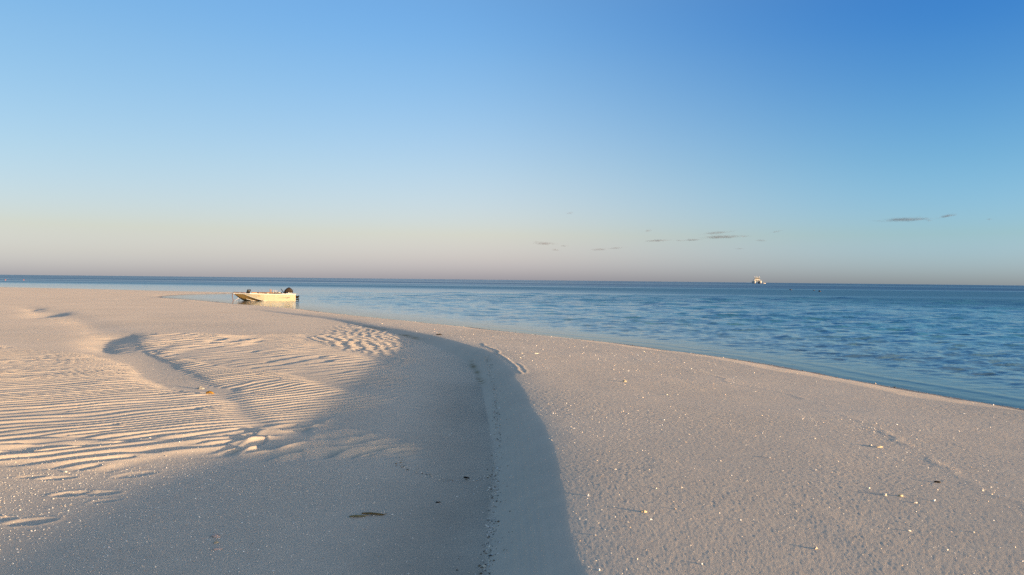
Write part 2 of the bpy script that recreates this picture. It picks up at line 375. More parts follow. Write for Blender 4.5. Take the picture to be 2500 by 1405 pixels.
# sand
def sand_material():
    m, nt, n, l, b = new_mat('coral_sand')
    geo_n = n.new('ShaderNodeNewGeometry')
    def noise(scale, detail=4, rough=.55):
        t = n.new('ShaderNodeTexNoise'); t.inputs['Scale'].default_value = scale; t.inputs['Detail'].default_value = detail; t.inputs['Roughness'].default_value = rough
        l.new(geo_n.outputs['Position'], t.inputs['Vector']); return t
    big, mid, fine = noise(0.35), noise(5.0), noise(170.0, 3, .7)
    base = n.new('ShaderNodeValToRGB')
    base.color_ramp.elements[0].position = .3; base.color_ramp.elements[1].position = .7
    base.color_ramp.elements[0].color = (.65, .55, .437, 1); base.color_ramp.elements[1].color = (.72, .61, .488, 1)
    l.new(big.outputs['Fac'], base.inputs[0])
    mm = n.new('ShaderNodeMix'); mm.data_type = 'RGBA'; mm.blend_type = 'MULTIPLY'; mm.inputs[0].default_value = 1
    sp = n.new('ShaderNodeValToRGB')
    sp.color_ramp.elements[0].position = .28; sp.color_ramp.elements[0].color = (.72, .72, .74, 1)
    sp.color_ramp.elements[1].position = .62; sp.color_ramp.elements[1].color = (1.0, 1.0, 1.0, 1)
    l.new(fine.outputs['Fac'], sp.inputs[0])
    l.new(base.outputs[0], mm.inputs[6]); l.new(sp.outputs[0], mm.inputs[7])
    m2 = n.new('ShaderNodeMix'); m2.data_type = 'RGBA'; m2.blend_type = 'MULTIPLY'; m2.inputs[0].default_value = 1
    sp2 = n.new('ShaderNodeValToRGB')
    sp2.color_ramp.elements[0].position = .3; sp2.color_ramp.elements[0].color = (.93, .93, .94, 1)
    sp2.color_ramp.elements[1].position = .7; sp2.color_ramp.elements[1].color = (1.0, 1.0, 1.0, 1)
    l.new(mid.outputs['Fac'], sp2.inputs[0]); l.new(mm.outputs[2], m2.inputs[6]); l.new(sp2.outputs[0], m2.inputs[7])
    wet = n.new('ShaderNodeAttribute'); wet.attribute_name = 'wet'
    m3 = n.new('ShaderNodeMix'); m3.data_type = 'RGBA'; m3.blend_type = 'MULTIPLY'
    m3.inputs[7].default_value = (.30, .29, .27, 1)
    l.new(wet.outputs['Fac'], m3.inputs[0]); l.new(m2.outputs[2], m3.inputs[6])
    alg = n.new('ShaderNodeAttribute'); alg.attribute_name = 'algae'
    m4 = n.new('ShaderNodeMix'); m4.data_type = 'RGBA'
    m4.inputs[7].default_value = (.17, .13, .055, 1)
    l.new(alg.outputs['Fac'], m4.inputs[0]); l.new(m3.outputs[2], m4.inputs[6])
    l.new(m4.outputs[2], b.inputs['Base Color'])
    ro = n.new('ShaderNodeMapRange'); ro.inputs['To Min'].default_value = .95; ro.inputs['To Max'].default_value = .45
    l.new(wet.outputs['Fac'], ro.inputs['Value']); l.new(ro.outputs[0], b.inputs['Roughness'])
    b.inputs['Specular IOR Level'].default_value = .2
    b.inputs['Diffuse Roughness'].default_value = 0.15
    bump = n.new('ShaderNodeBump'); bump.inputs['Distance'].default_value = .0021
    gr = n.new('ShaderNodeAttribute'); gr.attribute_name = 'grain'
    l.new(gr.outputs['Fac'], bump.inputs['Strength'])
    l.new(fine.outputs['Fac'], bump.inputs['Height']); l.new(bump.outputs[0], b.inputs['Normal'])
    return m
SAND = sand_material()
V = np.stack([GX, GY, GH], 1)
keepq = GH[GQ].max(1) > -1.25
s_, ds_ = GF['s'], GF['ds']
wet = np.maximum(sst(0.62, 0.26, ds_ + 0.05 * vnoise(GX * 3, GY * 3, 66)), (0.40 + 0.2 * fbm(GX * 1.5, GY * .8, 67, 2)) * sst(-1.7, -0.55, s_ + .12 * fbm(GX * 2, GY * 1.2, 68, 2)) * sst(-.42, -.46, s_) * sst(17, 9, GY) * sst(2, 4, GY))
wet = np.where(GY > 44, sst(0.5, 0.05, ds_), wet)
# brownish film of algae on the gully floor: two narrow trails along the toe
alg = np.exp(-((s_ + 0.40 + 0.03 * vnoise(GX * 2, GY * 2, 70)) / 0.05) ** 2) * (sst(12.2, 13.2, GY) * sst(16.5, 15.2, GY) * 0.75)
alg = np.maximum(alg, np.exp(-((s_ + 0.42) / 0.12) ** 2) * sst(21.5, 22.2, GY) * sst(24.5, 23.4, GY) * .8)
alg = np.maximum(alg, np.exp(-((s_ + 0.35) / 0.10) ** 2) * sst(25, 26, GY) * sst(29, 28, GY) * .5)
alg = np.clip(alg * (0.6 + 0.6 * vnoise(GX * 8, GY * 8, 71)), 0, 1)
V2, Q2, (wet2, gr2, alg2) = compact(V, GQ, keepq, wet, GF['grain'], alg)
sand_me = np_mesh('sand', V2, quads=Q2)
attr(sand_me, 'wet', wet2); attr(sand_me, 'grain', 0.25 + 0.75 * gr2); attr(sand_me, 'algae', alg2)
sand = tag(link('sand', sand_me, SAND), 'pale rippled sand bar running out into the sea', None, kind='structure')

# ------------------------------------------------------------------ sea
def sea_material():
    m, nt, n, l, b = new_mat('sea_water')
    out = n['Material Output']
    pos = n.new('ShaderNodeNewGeometry')
    dep = n.new('ShaderNodeAttribute'); dep.attribute_name = 'depth'
    def noise(sx, sy, detail=3, rough=.55, rot=0.0):
        mp = n.new('ShaderNodeMapping'); mp.inputs['Scale'].default_value = (sx, sy, 1); mp.inputs['Rotation'].default_value = (0, 0, rot)
        l.new(pos.outputs['Position'], mp.inputs['Vector'])
        t = n.new('ShaderNodeTexNoise'); t.inputs['Scale'].default_value = 1; t.inputs['Detail'].default_value = detail; t.inputs['Roughness'].default_value = rough
        l.new(mp.outputs[0], t.inputs['Vector']); return t.outputs['Fac']
    def math_(op, a, bb):
        k = n.new('ShaderNodeMath'); k.operation = op
        for i, v in enumerate((a, bb)):
            if isinstance(v, (int, float)): k.inputs[i].default_value = v
            else: l.new(v, k.inputs[i])
        return k.outputs[0]
    w1, w2, w3 = noise(2.0, 3.4, 3, .6, .25), noise(5.2, 8.5, 2, .5, -.2), noise(.9, 1.6, 2, .5, .1)
    hgt = math_('ADD', math_('ADD', math_('MULTIPLY', w1, .055), math_('MULTIPLY', w2, .020)), math_('MULTIPLY', w3, .03))
    # slicks: long calm streaks on the far water
    slick = noise(.0016, .010, 3, .6, .03)
    sr = n.new('ShaderNodeMapRange'); sr.inputs['From Min'].default_value = .40; sr.inputs['From Max'].default_value = .54
    sr.inputs['To Min'].default_value = .45; sr.inputs['To Max'].default_value = 1
    l.new(slick, sr.inputs['Value'])
    calm = n.new('ShaderNodeMapRange'); calm.inputs['From Min'].default_value = .02; calm.inputs['From Max'].default_value = .45
    calm.inputs['To Min'].default_value = .16; calm.inputs['To Max'].default_value = 1
    l.new(dep.outputs['Fac'], calm.inputs['Value'])
    bump = n.new('ShaderNodeBump'); bump.inputs['Distance'].default_value = 1.0
    l.new(math_('MULTIPLY', sr.outputs[0], calm.outputs[0]), bump.inputs['Strength']); l.new(hgt, bump.inputs['Height'])
    # body colour by depth of water
    cr = n.new('ShaderNodeValToRGB')
    e = cr.color_ramp.elements
    e[0].position = 0.0; e[0].color = (.16, .25, .26, 1)
    e[1].position = 1.0; e[1].color = (.014, .065, .13, 1)
    k = e.new(.35); k.color = (.05, .19, .25, 1)
    k = e.new(.7); k.color = (.03, .14, .205, 1)
    patch = noise(.02, .06, 3, .5)
    dd = math_('ADD', math_('MULTIPLY', dep.outputs['Fac'], 1 / 3.0), math_('MULTIPLY', math_('SUBTRACT', patch, .5), .12))
    l.new(dd, cr.inputs[0]); l.new(cr.outputs[0], b.inputs['Base Color'])
    rr = n.new('ShaderNodeMapRange'); rr.inputs['To Min'].default_value = .05; rr.inputs['To Max'].default_value = .26
    op = n.new('ShaderNodeAttribute'); op.attribute_name = 'open'
    rr.inputs['To Min'].default_value = .07; rr.inputs['To Max'].default_value = .38
    l.new(math_('MULTIPLY', sr.outputs[0], op.outputs['Fac']), rr.inputs['Value']); l.new(rr.outputs[0], b.inputs['Roughness'])
    b.inputs['IOR'].default_value = 1.333; b.inputs['Specular IOR Level'].default_value = .5
    l.new(bump.outputs[0], b.inputs['Normal'])
    tr = n.new('ShaderNodeBsdfTransparent'); tr.inputs[0].default_value = (.80, .90, .92, 1)
    gl = n.new('ShaderNodeBsdfGlossy'); gl.inputs['Roughness'].default_value = .05; l.new(bump.outputs[0], gl.inputs['Normal'])
    fr = n.new('ShaderNodeFresnel'); fr.inputs['IOR'].default_value = 1.333; l.new(bump.outputs[0], fr.inputs['Normal'])
    thin = n.new('ShaderNodeMixShader'); l.new(fr.outputs[0], thin.inputs[0]); l.new(tr.outputs[0], thin.inputs[1]); l.new(gl.outputs[0], thin.inputs[2])
    opac = math_('SUBTRACT', 1.0, math_('POWER', 2.718, math_('MULTIPLY', dep.outputs['Fac'], -6.0)))
    mixs = n.new('ShaderNodeMixShader'); l.new(opac, mixs.inputs[0]); l.new(thin.outputs[0], mixs.inputs[1]); l.new(b.outputs[0], mixs.inputs[2])
    l.new(mixs.outputs[0], out.inputs['Surface'])
    return m
sang = np.concatenate([np.arange(-180, -40, 5.0), np.arange(-40, 40, 0.11), np.arange(40, 180.1, 5.0)]); sang[-1] = 180.0
srad = [0.5] + geo(4, 11, 0.05) + geo(11, 105, 0.0044) + geo(105, 220, 0.016) + geo(220, 9000, 0.06) + [9000]
SX, SY, SQ = ring_grid(srad, sang)
SHh, SF = land(SX, SY, detail=False)
SHh = np.where(np.hypot(SX, SY) > 150, -1.6 - sst(190, 330, np.hypot(SX, SY)) * 2.4, SHh)
depth = np.clip(-SHh, 0, 6)
depth = depth + 0.0
SR = np.hypot(SX, SY)
zw = np.zeros_like(SX)
g = np.random.default_rng(5)
sp = np.maximum(SR * np.where(SR < 105, .0044, .016), SR * math.radians(0.11))
dsea = -SF['ds']
ca, sa = math.cos(0.16), math.sin(0.16)
RX, RY = SX * ca + SY * sa, -SX * sa + SY * ca
for k, (lx, ly) in enumerate(((0.55, 0.30), (0.95, 0.52), (1.7, 0.95), (3.0, 1.7), (5.2, 3.0))):
    grow = sst(1.0 * lx, 6.5 * lx, dsea) * (1.9, 1.6, 1.0, 0.8, 0.8)[k] * np.clip(ly / (1.5 * sp) - 1, 0, 1)
    wx = RX + 0.4 * lx * vnoise(RX / (2.3 * lx), RY / (2.3 * ly), 300 + k); wy = RY + 0.4 * ly * vnoise(RX / (2.3 * lx), RY / (2.3 * ly), 320 + k)
    n1 = 1 - 2 * np.abs(vnoise(wx / lx, wy / ly, 340 + k)); n2 = vnoise(wx / lx * 1.3 + 7, wy / ly * 1.3, 360 + k)
    zw += grow * ly * 0.045 * (0.55 * n1 + 0.75 * n2)
zw *= sst(0.02, 0.20, depth)
# small wavelets running along the beach
zw += 0.006 * np.exp(-((dsea - 0.75) / 0.55) ** 2) * np.clip(np.sin(2 * math.pi * (dsea + 0.30 * vnoise(SX * .5, SY * .5, 18)) / 0.8 + 1.5 * vnoise(SX * .35, SY * .35, 17)), -0.2, 1) * (SR < 60)
zw -= SR ** 2 / (2 * 6.371e6)
SV = np.stack([SX, SY, zw], 1)
keep = (SHh[SQ].min(1) < 0.10)
opn = sst(8, 85, -SF['ds'])
SV2, SQ2, (dep2, open2) = compact(SV, SQ, keep, depth, opn)
sea_me = np_mesh('sea', SV2, quads=SQ2)
attr(sea_me, 'depth', dep2); attr(sea_me, 'open', open2)
sea = tag(link('sea', sea_me, sea_material()), 'calm blue sea with small chop reaching to the horizon', None, kind='structure')
# ------------------------------------------------------------------ small boat
def bm_new(): return bmesh.new()
def bm_obj(name, bm, mat, parent=None, smooth=False, bevel=0.0):
    if bevel:
        bmesh.ops.bevel(bm, geom=list(bm.edges), offset=bevel, segments=2, affect='EDGES', profile=0.6)
    bmesh.ops.recalc_face_normals(bm, faces=bm.faces)
    me = bpy.data.meshes.new(name); bm.to_mesh(me); bm.free()
    if smooth:
        for p in me.polygons: p.use_smooth = True
    return link(name, me, mat, parent)
def add_box(bm, lo, hi, shear=(0, 0)):
    v = []
    for z in (lo[2], hi[2]):
        k = (z - lo[2])
        for x, y in ((lo[0], lo[1]), (hi[0], lo[1]), (hi[0], hi[1]), (lo[0], hi[1])):
            v.append(bm.verts.new((x + shear[0] * k, y + shear[1] * k, z)))
    for f in ((3, 2, 1, 0), (4, 5, 6, 7), (0, 1, 5, 4), (1, 2, 6, 5), (2, 3, 7, 6), (3, 0, 4, 7)):
        bm.faces.new([v[i] for i in f])
def add_prism(bm, prof, y0, y1, taper=1.0):
    """profile in x,z extruded along y"""
    cx = sum(p[0] for p in prof) / len(prof); cz = sum(p[1] for p in prof) / len(prof)
    a = [bm.verts.new((x, y0, z)) for x, z in prof]
    b = [bm.verts.new((cx + (x - cx) * taper, y1, cz + (z - cz) * taper)) for x, z in prof]
    n = len(prof)
    bm.faces.new(a[::-1]); bm.faces.new(b)
    for i in range(n): bm.faces.new((a[i], a[(i + 1) % n], b[(i + 1) % n], b[i]))
def add_tube(bm, pts, rad, seg=8, caps=True):
    pts = [Vector(p) for p in pts]; rings = []
    for i, p in enumerate(pts):
        t = (pts[min(i + 1, len(pts) - 1)] - pts[max(i - 1, 0)]).normalized()
        up = Vector((0, 0, 1)) if abs(t.z) < 0.9 else Vector((1, 0, 0))
        a = t.cross(up).normalized(); b = t.cross(a)
        r = rad[i] if isinstance(rad, (list, tuple)) else rad
        rings.append([bm.verts.new(p + (a * math.cos(k * 6.2832 / seg) + b * math.sin(k * 6.2832 / seg)) * r) for k in range(seg)])
    for r0, r1 in zip(rings[:-1], rings[1:]):
        for k in range(seg): bm.faces.new((r0[k], r0[(k + 1) % seg], r1[(k + 1) % seg], r1[k]))
    if caps: bm.faces.new(rings[0][::-1]); bm.faces.new(rings[-1])
def loft(bm, sections, close=False):
    rows = [[bm.verts.new(p) for p in s] for s in sections]
    for r0, r1 in zip(rows[:-1], rows[1:]):
        n = len(r0)
        for k in range(n if close else n - 1):
            bm.faces.new((r0[k], r0[(k + 1) % n], r1[(k + 1) % n], r1[k]))
    return rows

M_HULL = plain('gelcoat_cream', (.41, .385, .29), .35, .5, var=.05, scale=3)
M_WHITE = plain('white_paint', (.56, .55, .52), .35, .5, var=.04)
M_BOTTOM = plain('hull_bottom_tan_shade', (.24, .165, .065), .55, .3, var=.12, scale=5)  # tan darkened so the colour carries the shade of the underside
M_INSIDE = plain('boat_inside_tan', (.34, .24, .13), .6, .3, var=.12)
M_BLACK = plain('black_plastic', (.010, .010, .012), .7, .12)
M_COWL = plain('dark_brown_cowling', (.026, .017, .011), .5, .2, var=.2)
M_STEEL = plain('bright_steel', (.30, .28, .27), .45, .3, metal=.2)
M_ROPE = plain('brown_rope', (.16, .09, .06), .9, .1, var=.3, scale=40)
M_ROPE2 = plain('pale_rope', (.46, .40, .34), .9, .1, var=.25, scale=40)
M_TEAK = plain('orange_wood', (.28, .15, .06), .6, .3, var=.2)
M_INK = plain('dark_lettering', (.05, .045, .07), .6, .2)
M_GLASS = plain('dark_tinted_glass', (.02, .018, .02), .08, .6)

BOAT_RZ = math.radians(17.5)
BOATP = (-21.25, 60.9, 0.0)
boat = empty('boat', BOATP, BOAT_RZ)
tag(boat, 'cream open boat with blunt raked bow lying in the shallow water off the sand spit', 'boat')
XS = [0.0, 0.12, 0.35, 0.60, 0.79, 1.2, 1.7, 2.2, 3.0, 3.8, 4.52]
GB = [.06, .11, .21, .33, .42, .59, .74, .83, .86, .85, .83]           # half beam at the gunwale
GZ = [.565, .562, .556, .55, .545, .535, .53, .525, .52, .52, .52]
CB = [.045, .09, .18, .29, .375, .535, .68, .765, .79, .78, .76]          # chine
CZ = [.52, .515, .505, .495, .47, .31, .14, .01, -.07, -.09, -.09]
KZ = [.50, .40, .22, .05, -.04, -.12, -.15, -.16, -.17, -.17, -.17]    # keel
bm = bm_new()
side = []
for x, gb, gz, cb, cz in zip(XS, GB, GZ, CB, CZ):
    side.append((x, gb, gz, cb, cz))
for sgn in (-1, 1):
    loft(bm, [[(x, sgn * gb, gz), (x, sgn * (gb * .5 + cb * .5), (gz + cz) / 2), (x, sgn * cb, cz)] for x, gb, gz, cb, cz in side])
x, gb, gz, cb, cz = side[-1]
v = [bm.verts.new(p) for p in ((x, -gb, gz), (x, -cb, cz), (x, 0, KZ[-1]), (x, cb, cz), (x, gb, gz))]
bm.faces.new(v)
hull = bm_obj('hull', bm, M_HULL, boat)
bm = bm_new()
rows = [[(x, -cb, cz), (x, -cb * .5, cz * .42 + kz * .58), (x, 0, kz), (x, cb * .5, cz * .42 + kz * .58), (x, cb, cz)] for x, cb, cz, kz in zip(XS, CB, CZ, KZ)]
loft(bm, rows)
x, gb, gz, cb, cz = side[0]
v = [bm.verts.new(p) for p in ((-.004, -gb, gz), (-.004, -cb, cz), (-.004, 0, KZ[0]), (-.004, cb, cz), (-.004, gb, gz))]
bm.faces.new(v)
tag(bm_obj('bow_bottom', bm, M_BOTTOM, boat, True), 'tan underside of the raked bow, shade put into its colour')
bm = bm_new()
for sgn in (-1, 1):
    secs = []
    for x, gb, gz, cb, cz in side:
        y0, y1 = gb + .025, gb - .065
        secs.append([(x, sgn * y0, gz - .03), (x, sgn * y0, gz + .03), (x, sgn * y1, gz + .03), (x, sgn * y1, gz - .03)])
    loft(bm, secs, True)
    secs0, secs1 = secs[0], secs[-1]
    for sct in (secs0, secs1): bm.faces.new([bm.verts.new(p) for p in sct])
add_box(bm, (-.035, -.09, .53), (.03, .09, .593)); add_box(bm, (4.47, -.80, .49), (4.545, .80, .548))
bm_obj('gunwale', bm, M_WHITE, boat)
bm = bm_new()
for sgn in (-1, 1):
    loft(bm, [[(x, sgn * (cb + .012), cz + .02), (x, sgn * (cb + .03), cz), (x, sgn * (cb + .005), cz - .02)] for x, gb, gz, cb, cz in side[4:]])
bm_obj('chine_rail', bm, M_WHITE, boat)
for sgn in (-1, 1):
    bm = bm_new(); add_tube(bm, [(.90, sgn * .25, .14), (1.2, sgn * .33, .06), (1.6, sgn * .42, -.02)], .022, 6)
    bm_obj('spray_strake', bm, M_WHITE, boat)
bm = bm_new()
for sgn in (-1, 1):
    loft(bm, [[(x, sgn * (gb - .06), gz - .02), (x, sgn * (gb - .10), .17)] for x, gb, gz, cb, cz in side[6:]])
add_box(bm, (1.75, -.62, .15), (4.40, .62, .17)); add_box(bm, (4.40, -.74, .17), (4.44, .74, .50)); add_box(bm, (.80, -.33, .40), (.84, .33, .52))
bm_obj('inner_liner', bm, M_INSIDE, boat)
bm = bm_new()
loft(bm, [[(x, -(gb - .05), gz - .005), (x, 0, gz + .015), (x, (gb - .05), gz - .005)] for x, gb, gz, cb, cz in side[:5]])
bm_obj('foredeck', bm, M_INSIDE, boat)
for x in (1.75, 3.15):
    bm = bm_new(); add_box(bm, (x, -.76, .36), (x + .26, .76, .41)); bm_obj('thwart', bm, M_TEAK, boat, bevel=.008)
# far side coaming seen over the near gunwale
bm = bm_new(); add_box(bm, (1.25, .70, .556), (3.55, .78, .64)); bm_obj('coaming', bm, M_TEAK, boat, bevel=.01)
# black seat back leaning aft, with a pale badge
bm = bm_new(); add_box(bm, (.86, -.26, .555), (1.13, .26, .855), shear=(.34, 0))
seat = bm_obj('seat_back', bm, M_BLACK, boat, bevel=.012)
bm = bm_new(); add_box(bm, (1.075, -.272, .735), (1.115, -.26, .775)); bm_obj('badge', bm, M_WHITE, seat)
# rod rack
rack_p = [(2.63, .30, .026), (2.71, .27, .026), (2.88, .25, .016), (3.00, .23, .016), (3.13, .22, .018)]
bm = bm_new(); add_box(bm, (2.56, -.40, .55), (3.20, -.12, .60)); rack = bm_obj('rod_rack', bm, M_BLACK, boat, bevel=.008)
for x, hgt, r in rack_p:
    bm = bm_new(); add_tube(bm, [(x, -.30, .60), (x, -.30, .60 + hgt)], r, 8); bm_obj('rod_holder', bm, M_STEEL if r < .02 else M_TEAK, rack)
bm = bm_new(); add_tube(bm, [(2.85, -.30, .665), (3.16, -.30, .665)], .014, 6); bm_obj('rail', bm, M_STEEL, rack)
bm = bm_new()
add_tube(bm, [(3.30 + .09 * math.cos(a), -.32 + .05 * math.sin(a), .60 + .02 * a / 6.28 + .035 * math.sin(a * .5) ** 2) for a in np.linspace(0, 18.8, 50)], .016, 6)
bm_obj('coiled_line', bm, M_ROPE2, boat, True)
# outboard motor
motor = bm_obj_root = None
bm = bm_new()
prof = [(3.70, .60), (3.66, .70), (3.73, .86), (3.90, .995), (4.03, 1.055), (4.14, 1.02), (4.29, .89), (4.36, .76), (4.35, .62)]
add_prism(bm, prof, 0, .20, .72); add_prism(bm, prof, 0, -.20, .72)
bmesh.ops.remove_doubles(bm, verts=bm.verts, dist=.001)
cowl = bm_obj('engine_cowling', bm, M_COWL, boat, bevel=.025, smooth=True)
bm = bm_new(); add_prism(bm, [(4.06, .745), (4.14, .79), (4.20, .845), (4.185, .80), (4.10, .735)], -.160, -.171); bm_obj('decal', bm, M_WHITE, cowl)
bm = bm_new(); add_box(bm, (4.0, -.17, .545), (4.05, .17, .67)); add_box(bm, (4.05, -.17, .60), (4.28, .17, .625)); add_box(bm, (4.30, -.20, .45), (4.52, .20, .56))
bm_obj('motor_bracket', bm, M_WHITE, boat, bevel=.006)
bm = bm_new(); add_tube(bm, [(3.44, -.08, .93), (3.52, -.08, .80), (3.66, -.05, .63), (3.80, 0, .56)], [.02, .024, .036, .04], 8); bm_obj('tiller', bm, M_BLACK, boat, True)
bm = bm_new()
add_prism(bm, [(4.52, .44), (4.60, .40), (4.70, .36), (4.79, .42), (4.83, .44), (4.82, .30), (4.72, .20), (4.60, .17), (4.53, .22)], -.05, .05)
leg = bm_obj('motor_leg', bm, M_BLACK, boat, bevel=.012)
bm = bm_new(); add_tube(bm, [(4.56, 0, .09), (4.64, 0, .10), (4.76, 0, .11), (4.82, 0, .12)], [.03, .06, .055, .02], 10)
for k in range(3):
    a = k * 2.094 + .4
    c, s_ = math.cos(a), math.sin(a)
    vv = [bm.verts.new(p) for p in ((4.75, .04 * c, .11 + .04 * s_), (4.72, .15 * c - .05 * s_, .11 + .15 * s_ + .05 * c), (4.79, .16 * c, .11 + .16 * s_), (4.80, .11 * c + .05 * s_, .11 + .11 * s_ - .05 * c))]
    ww = [bm.verts.new(p.co + Vector((.012, 0, 0))) for p in vv]
    bm.faces.new(vv); bm.faces.new(ww[::-1])
    for i in range(4): bm.faces.new((vv[i], vv[(i + 1) % 4], ww[(i + 1) % 4], ww[i]))
bm_obj('propeller', bm, M_BLACK, leg, True)
bm = bm_new(); add_tube(bm, [(4.50, -.55, .545), (4.80, -.55, .53)], .014, 6); add_tube(bm, [(4.50, -.30, .545), (4.80, -.30, .53)], .014, 6); add_tube(bm, [(4.80, -.55, .53), (4.80, -.30, .53)], .014, 6)
bm_obj('boarding_step', bm, M_STEEL, boat)
# the name on the side
fc = bpy.data.curves.new('name_text', 'FONT'); fc.body = 'Great Escape'; fc.size = .235; fc.shear = .42; fc.extrude = .002; fc.space_character = .93
fo = bpy.data.objects.new('name_text', fc); COL.objects.link(fo)
bpy.context.view_layer.update()
tm = bpy.data.meshes.new_from_object(fo.evaluated_get(bpy.context.evaluated_depsgraph_get()))
COL.objects.unlink(fo); bpy.data.objects.remove(fo)
wtx = max(v.co.x for v in tm.vertices) - min(v.co.x for v in tm.vertices)
for v in tm.vertices: v.co.x *= 1.06 / wtx
let = link('lettering', tm, M_INK, boat)
tag(let, 'dark slanting boat name Great Escape on the side')
tilt = math.atan2(.83 - .765, .60)
let.rotation_euler = (math.radians(90) - tilt, 0, 0)
let.location = (3.00, -(.775 + .065 * (.25 + .09) / .61 + .014), .235)

# mooring lines over the bow
rope = empty('mooring_rope', BOATP, BOAT_RZ)
tag(rope, 'brown mooring rope lying on the foredeck and hanging from the bow into the water', 'rope')
bm = bm_new()
add_tube(bm, [(.84, -.36, .60), (.6, -.28, .62), (.36, -.17, .615), (.15, -.10, .63), (.02, -.08, .65), (-.06, -.08, .62), (-.11, -.08, .52), (-.12, -.12, .36), (-.10, -.12, .2), (-.06, -.12, .06), (-.02, -.13, -.08)], .026, 7)
bm_obj('hanging_line', bm, M_ROPE, rope, True)
bm = bm_new()
add_tube(bm, [(-.05, -.12, .05), (.08, -.12, .03), (.2, -.10, .08), (.3, -.08, .19), (.34, -.06, .23)], .012, 6)
bm_obj('slack_line', bm, M_ROPE2, rope, True)
anchor = empty('mooring_chain', BOATP, BOAT_RZ)
tag(anchor, 'small dark chain end hanging below the raked bow into the water', 'chain')
for k in range(7):
    z = .21 - .047 * k; x = .335 + .008 * k
    bm = bm_new()
    pts = []
    for a in np.linspace(0, 6.2832, 11):
        u, w = .018 * math.cos(a), .030 * math.sin(a)
        pts.append((x + (u if k % 2 else 0), -.05 + (0 if k % 2 else u), z + w))
    add_tube(bm, pts, .009, 5, False)
    bm_obj('chain_link', bm, M_BLACK if k > 1 else M_WHITE, anchor, True)

# ------------------------------------------------------------------ motor catamaran at anchor and its tender
CATP = (292.0, 950.0, -.07)
catm = empty('catamaran', CATP, math.radians(-7))
catm.scale = (1.12, 1.0, 1.16)
tag(catm, 'white motor catamaran with dark windscreen anchored out near the horizon', 'catamaran')
# local: bows towards -Y, +X is the right-hand flank as seen from the beach
LEN = 13.0
def cat_hull(cx):
    bm = bm_new(); secs = []
    for t, w, zk, zd in ((-LEN * .5, .18, .75, 2.9), (-LEN * .44, .75, .1, 2.85), (-LEN * .3, 1.2, -.5, 2.75), (0, 1.35, -.6, 2.6), (LEN * .42, 1.3, -.45, 2.5), (LEN * .5, 1.25, -.1, 1.6)):
        secs.append([(cx - w, t, zd), (cx - w * .98, t, zd * .5), (cx - w * .6, t, .1 + zk * .3), (cx, t, zk), (cx + w * .6, t, .1 + zk * .3), (cx + w * .98, t, zd * .5), (cx + w, t, zd)])
    rows = loft(bm, secs, True)
    bm.faces.new(rows[0]); bm.faces.new(rows[-1][::-1])
    h_ = bm_obj('hull', bm, M_WHITE, catm)
    for sg in (-1, 1):
        bm = bm_new(); add_box(bm, (cx + sg * 1.33 - .03, -2.6, 1.55), (cx + sg * 1.33 + .03, 3.4, 2.1)); bm_obj('hull_window', bm, M_GLASS, h_)
for cx in (-3.0, 3.0): cat_hull(cx)
bm = bm_new(); add_box(bm, (-2.2, -4.2, 1.7), (2.2, 5.6, 2.55)); bm_obj('bridge_deck', bm, M_WHITE, catm)
bm = bm_new(); add_box(bm, (-4.25, -5.2, 2.72), (4.25, 6.0, 2.86)); bm_obj('deck', bm, M_WHITE, catm)
bm = bm_new(); add_prism(bm, [(-3.2, 2.86), (3.2, 2.86), (2.9, 4.2), (-2.9, 4.2)], -2.6, 4.4, .96); cab = bm_obj('cabin', bm, M_WHITE, catm)
bm = bm_new(); add_box(bm, (-2.0, -2.66, 3.15), (-.3, -2.58, 3.7)); bm_obj('cabin_window', bm, M_GLASS, cab)
bm = bm_new(); add_box(bm, (.4, -2.66, 3.15), (2.1, -2.58, 3.7)); bm_obj('cabin_window', bm, M_GLASS, cab)
bm = bm_new(); add_box(bm, (3.02, -1.6, 3.1), (3.16, 3.4, 3.65)); bm_obj('cabin_window', bm, M_GLASS, cab)
bm = bm_new(); add_box(bm, (-3.1, -2.9, 4.2), (3.1, 4.8, 4.42)); bm_obj('upper_deck', bm, M_WHITE, catm)
bm = bm_new(); add_prism(bm, [(-2.5, 4.42), (2.5, 4.42), (2.2, 5.9), (-2.2, 5.9)], -1.5, 3.2, .95); whe = bm_obj('wheelhouse', bm, M_WHITE, catm)
bm = bm_new(); add_prism(bm, [(-2.4, 5.05), (2.4, 5.05), (2.2, 5.75), (-2.2, 5.75)], -1.62, -1.5); bm_obj('windscreen', bm, M_GLASS, whe)
bm = bm_new(); add_box(bm, (-2.7, -2.1, 5.9), (2.7, 3.6, 6.12)); bm_obj('hardtop', bm, M_WHITE, catm)
for x in (-2.3, 2.5):
    bm = bm_new(); add_tube(bm, [(x, .6, 6.12), (x, .6, 6.55), (x, .6, 6.7), (x, .6, 7.0), (x, .6, 7.25), (x, .6, 7.35)], [.12, .14, .38, .42, .3, .05], 10); bm_obj('satellite_dome', bm, M_WHITE, catm, True)
bm = bm_new(); add_tube(bm, [(0, .4, 6.12), (0, .4, 6.8), (0, .4, 8.1)], [.4, .16, .08], 8); add_box(bm, (-.7, .3, 7.3), (.7, .5, 7.42)); bm_obj('mast', bm, M_WHITE, catm)
bm = bm_new()
for x in np.linspace(-4.1, 4.1, 8): add_tube(bm, [(x, -5.1, 2.86), (x, -5.1, 3.75)], .05, 5)
add_tube(bm, [(-4.1, -5.1, 3.75), (4.1, -5.1, 3.75)], .05, 5); add_tube(bm, [(4.1, -5.1, 3.75), (4.1, 5.6, 3.75)], .05, 5); add_tube(bm, [(-4.1, -5.1, 3.75), (-4.1, 5.6, 3.75)], .05, 5)
bm_obj('guard_rail', bm, M_STEEL, catm)
tend = empty('tender', (CATP[0] + 7.4, CATP[1] - 3.4, -.07), math.radians(20))
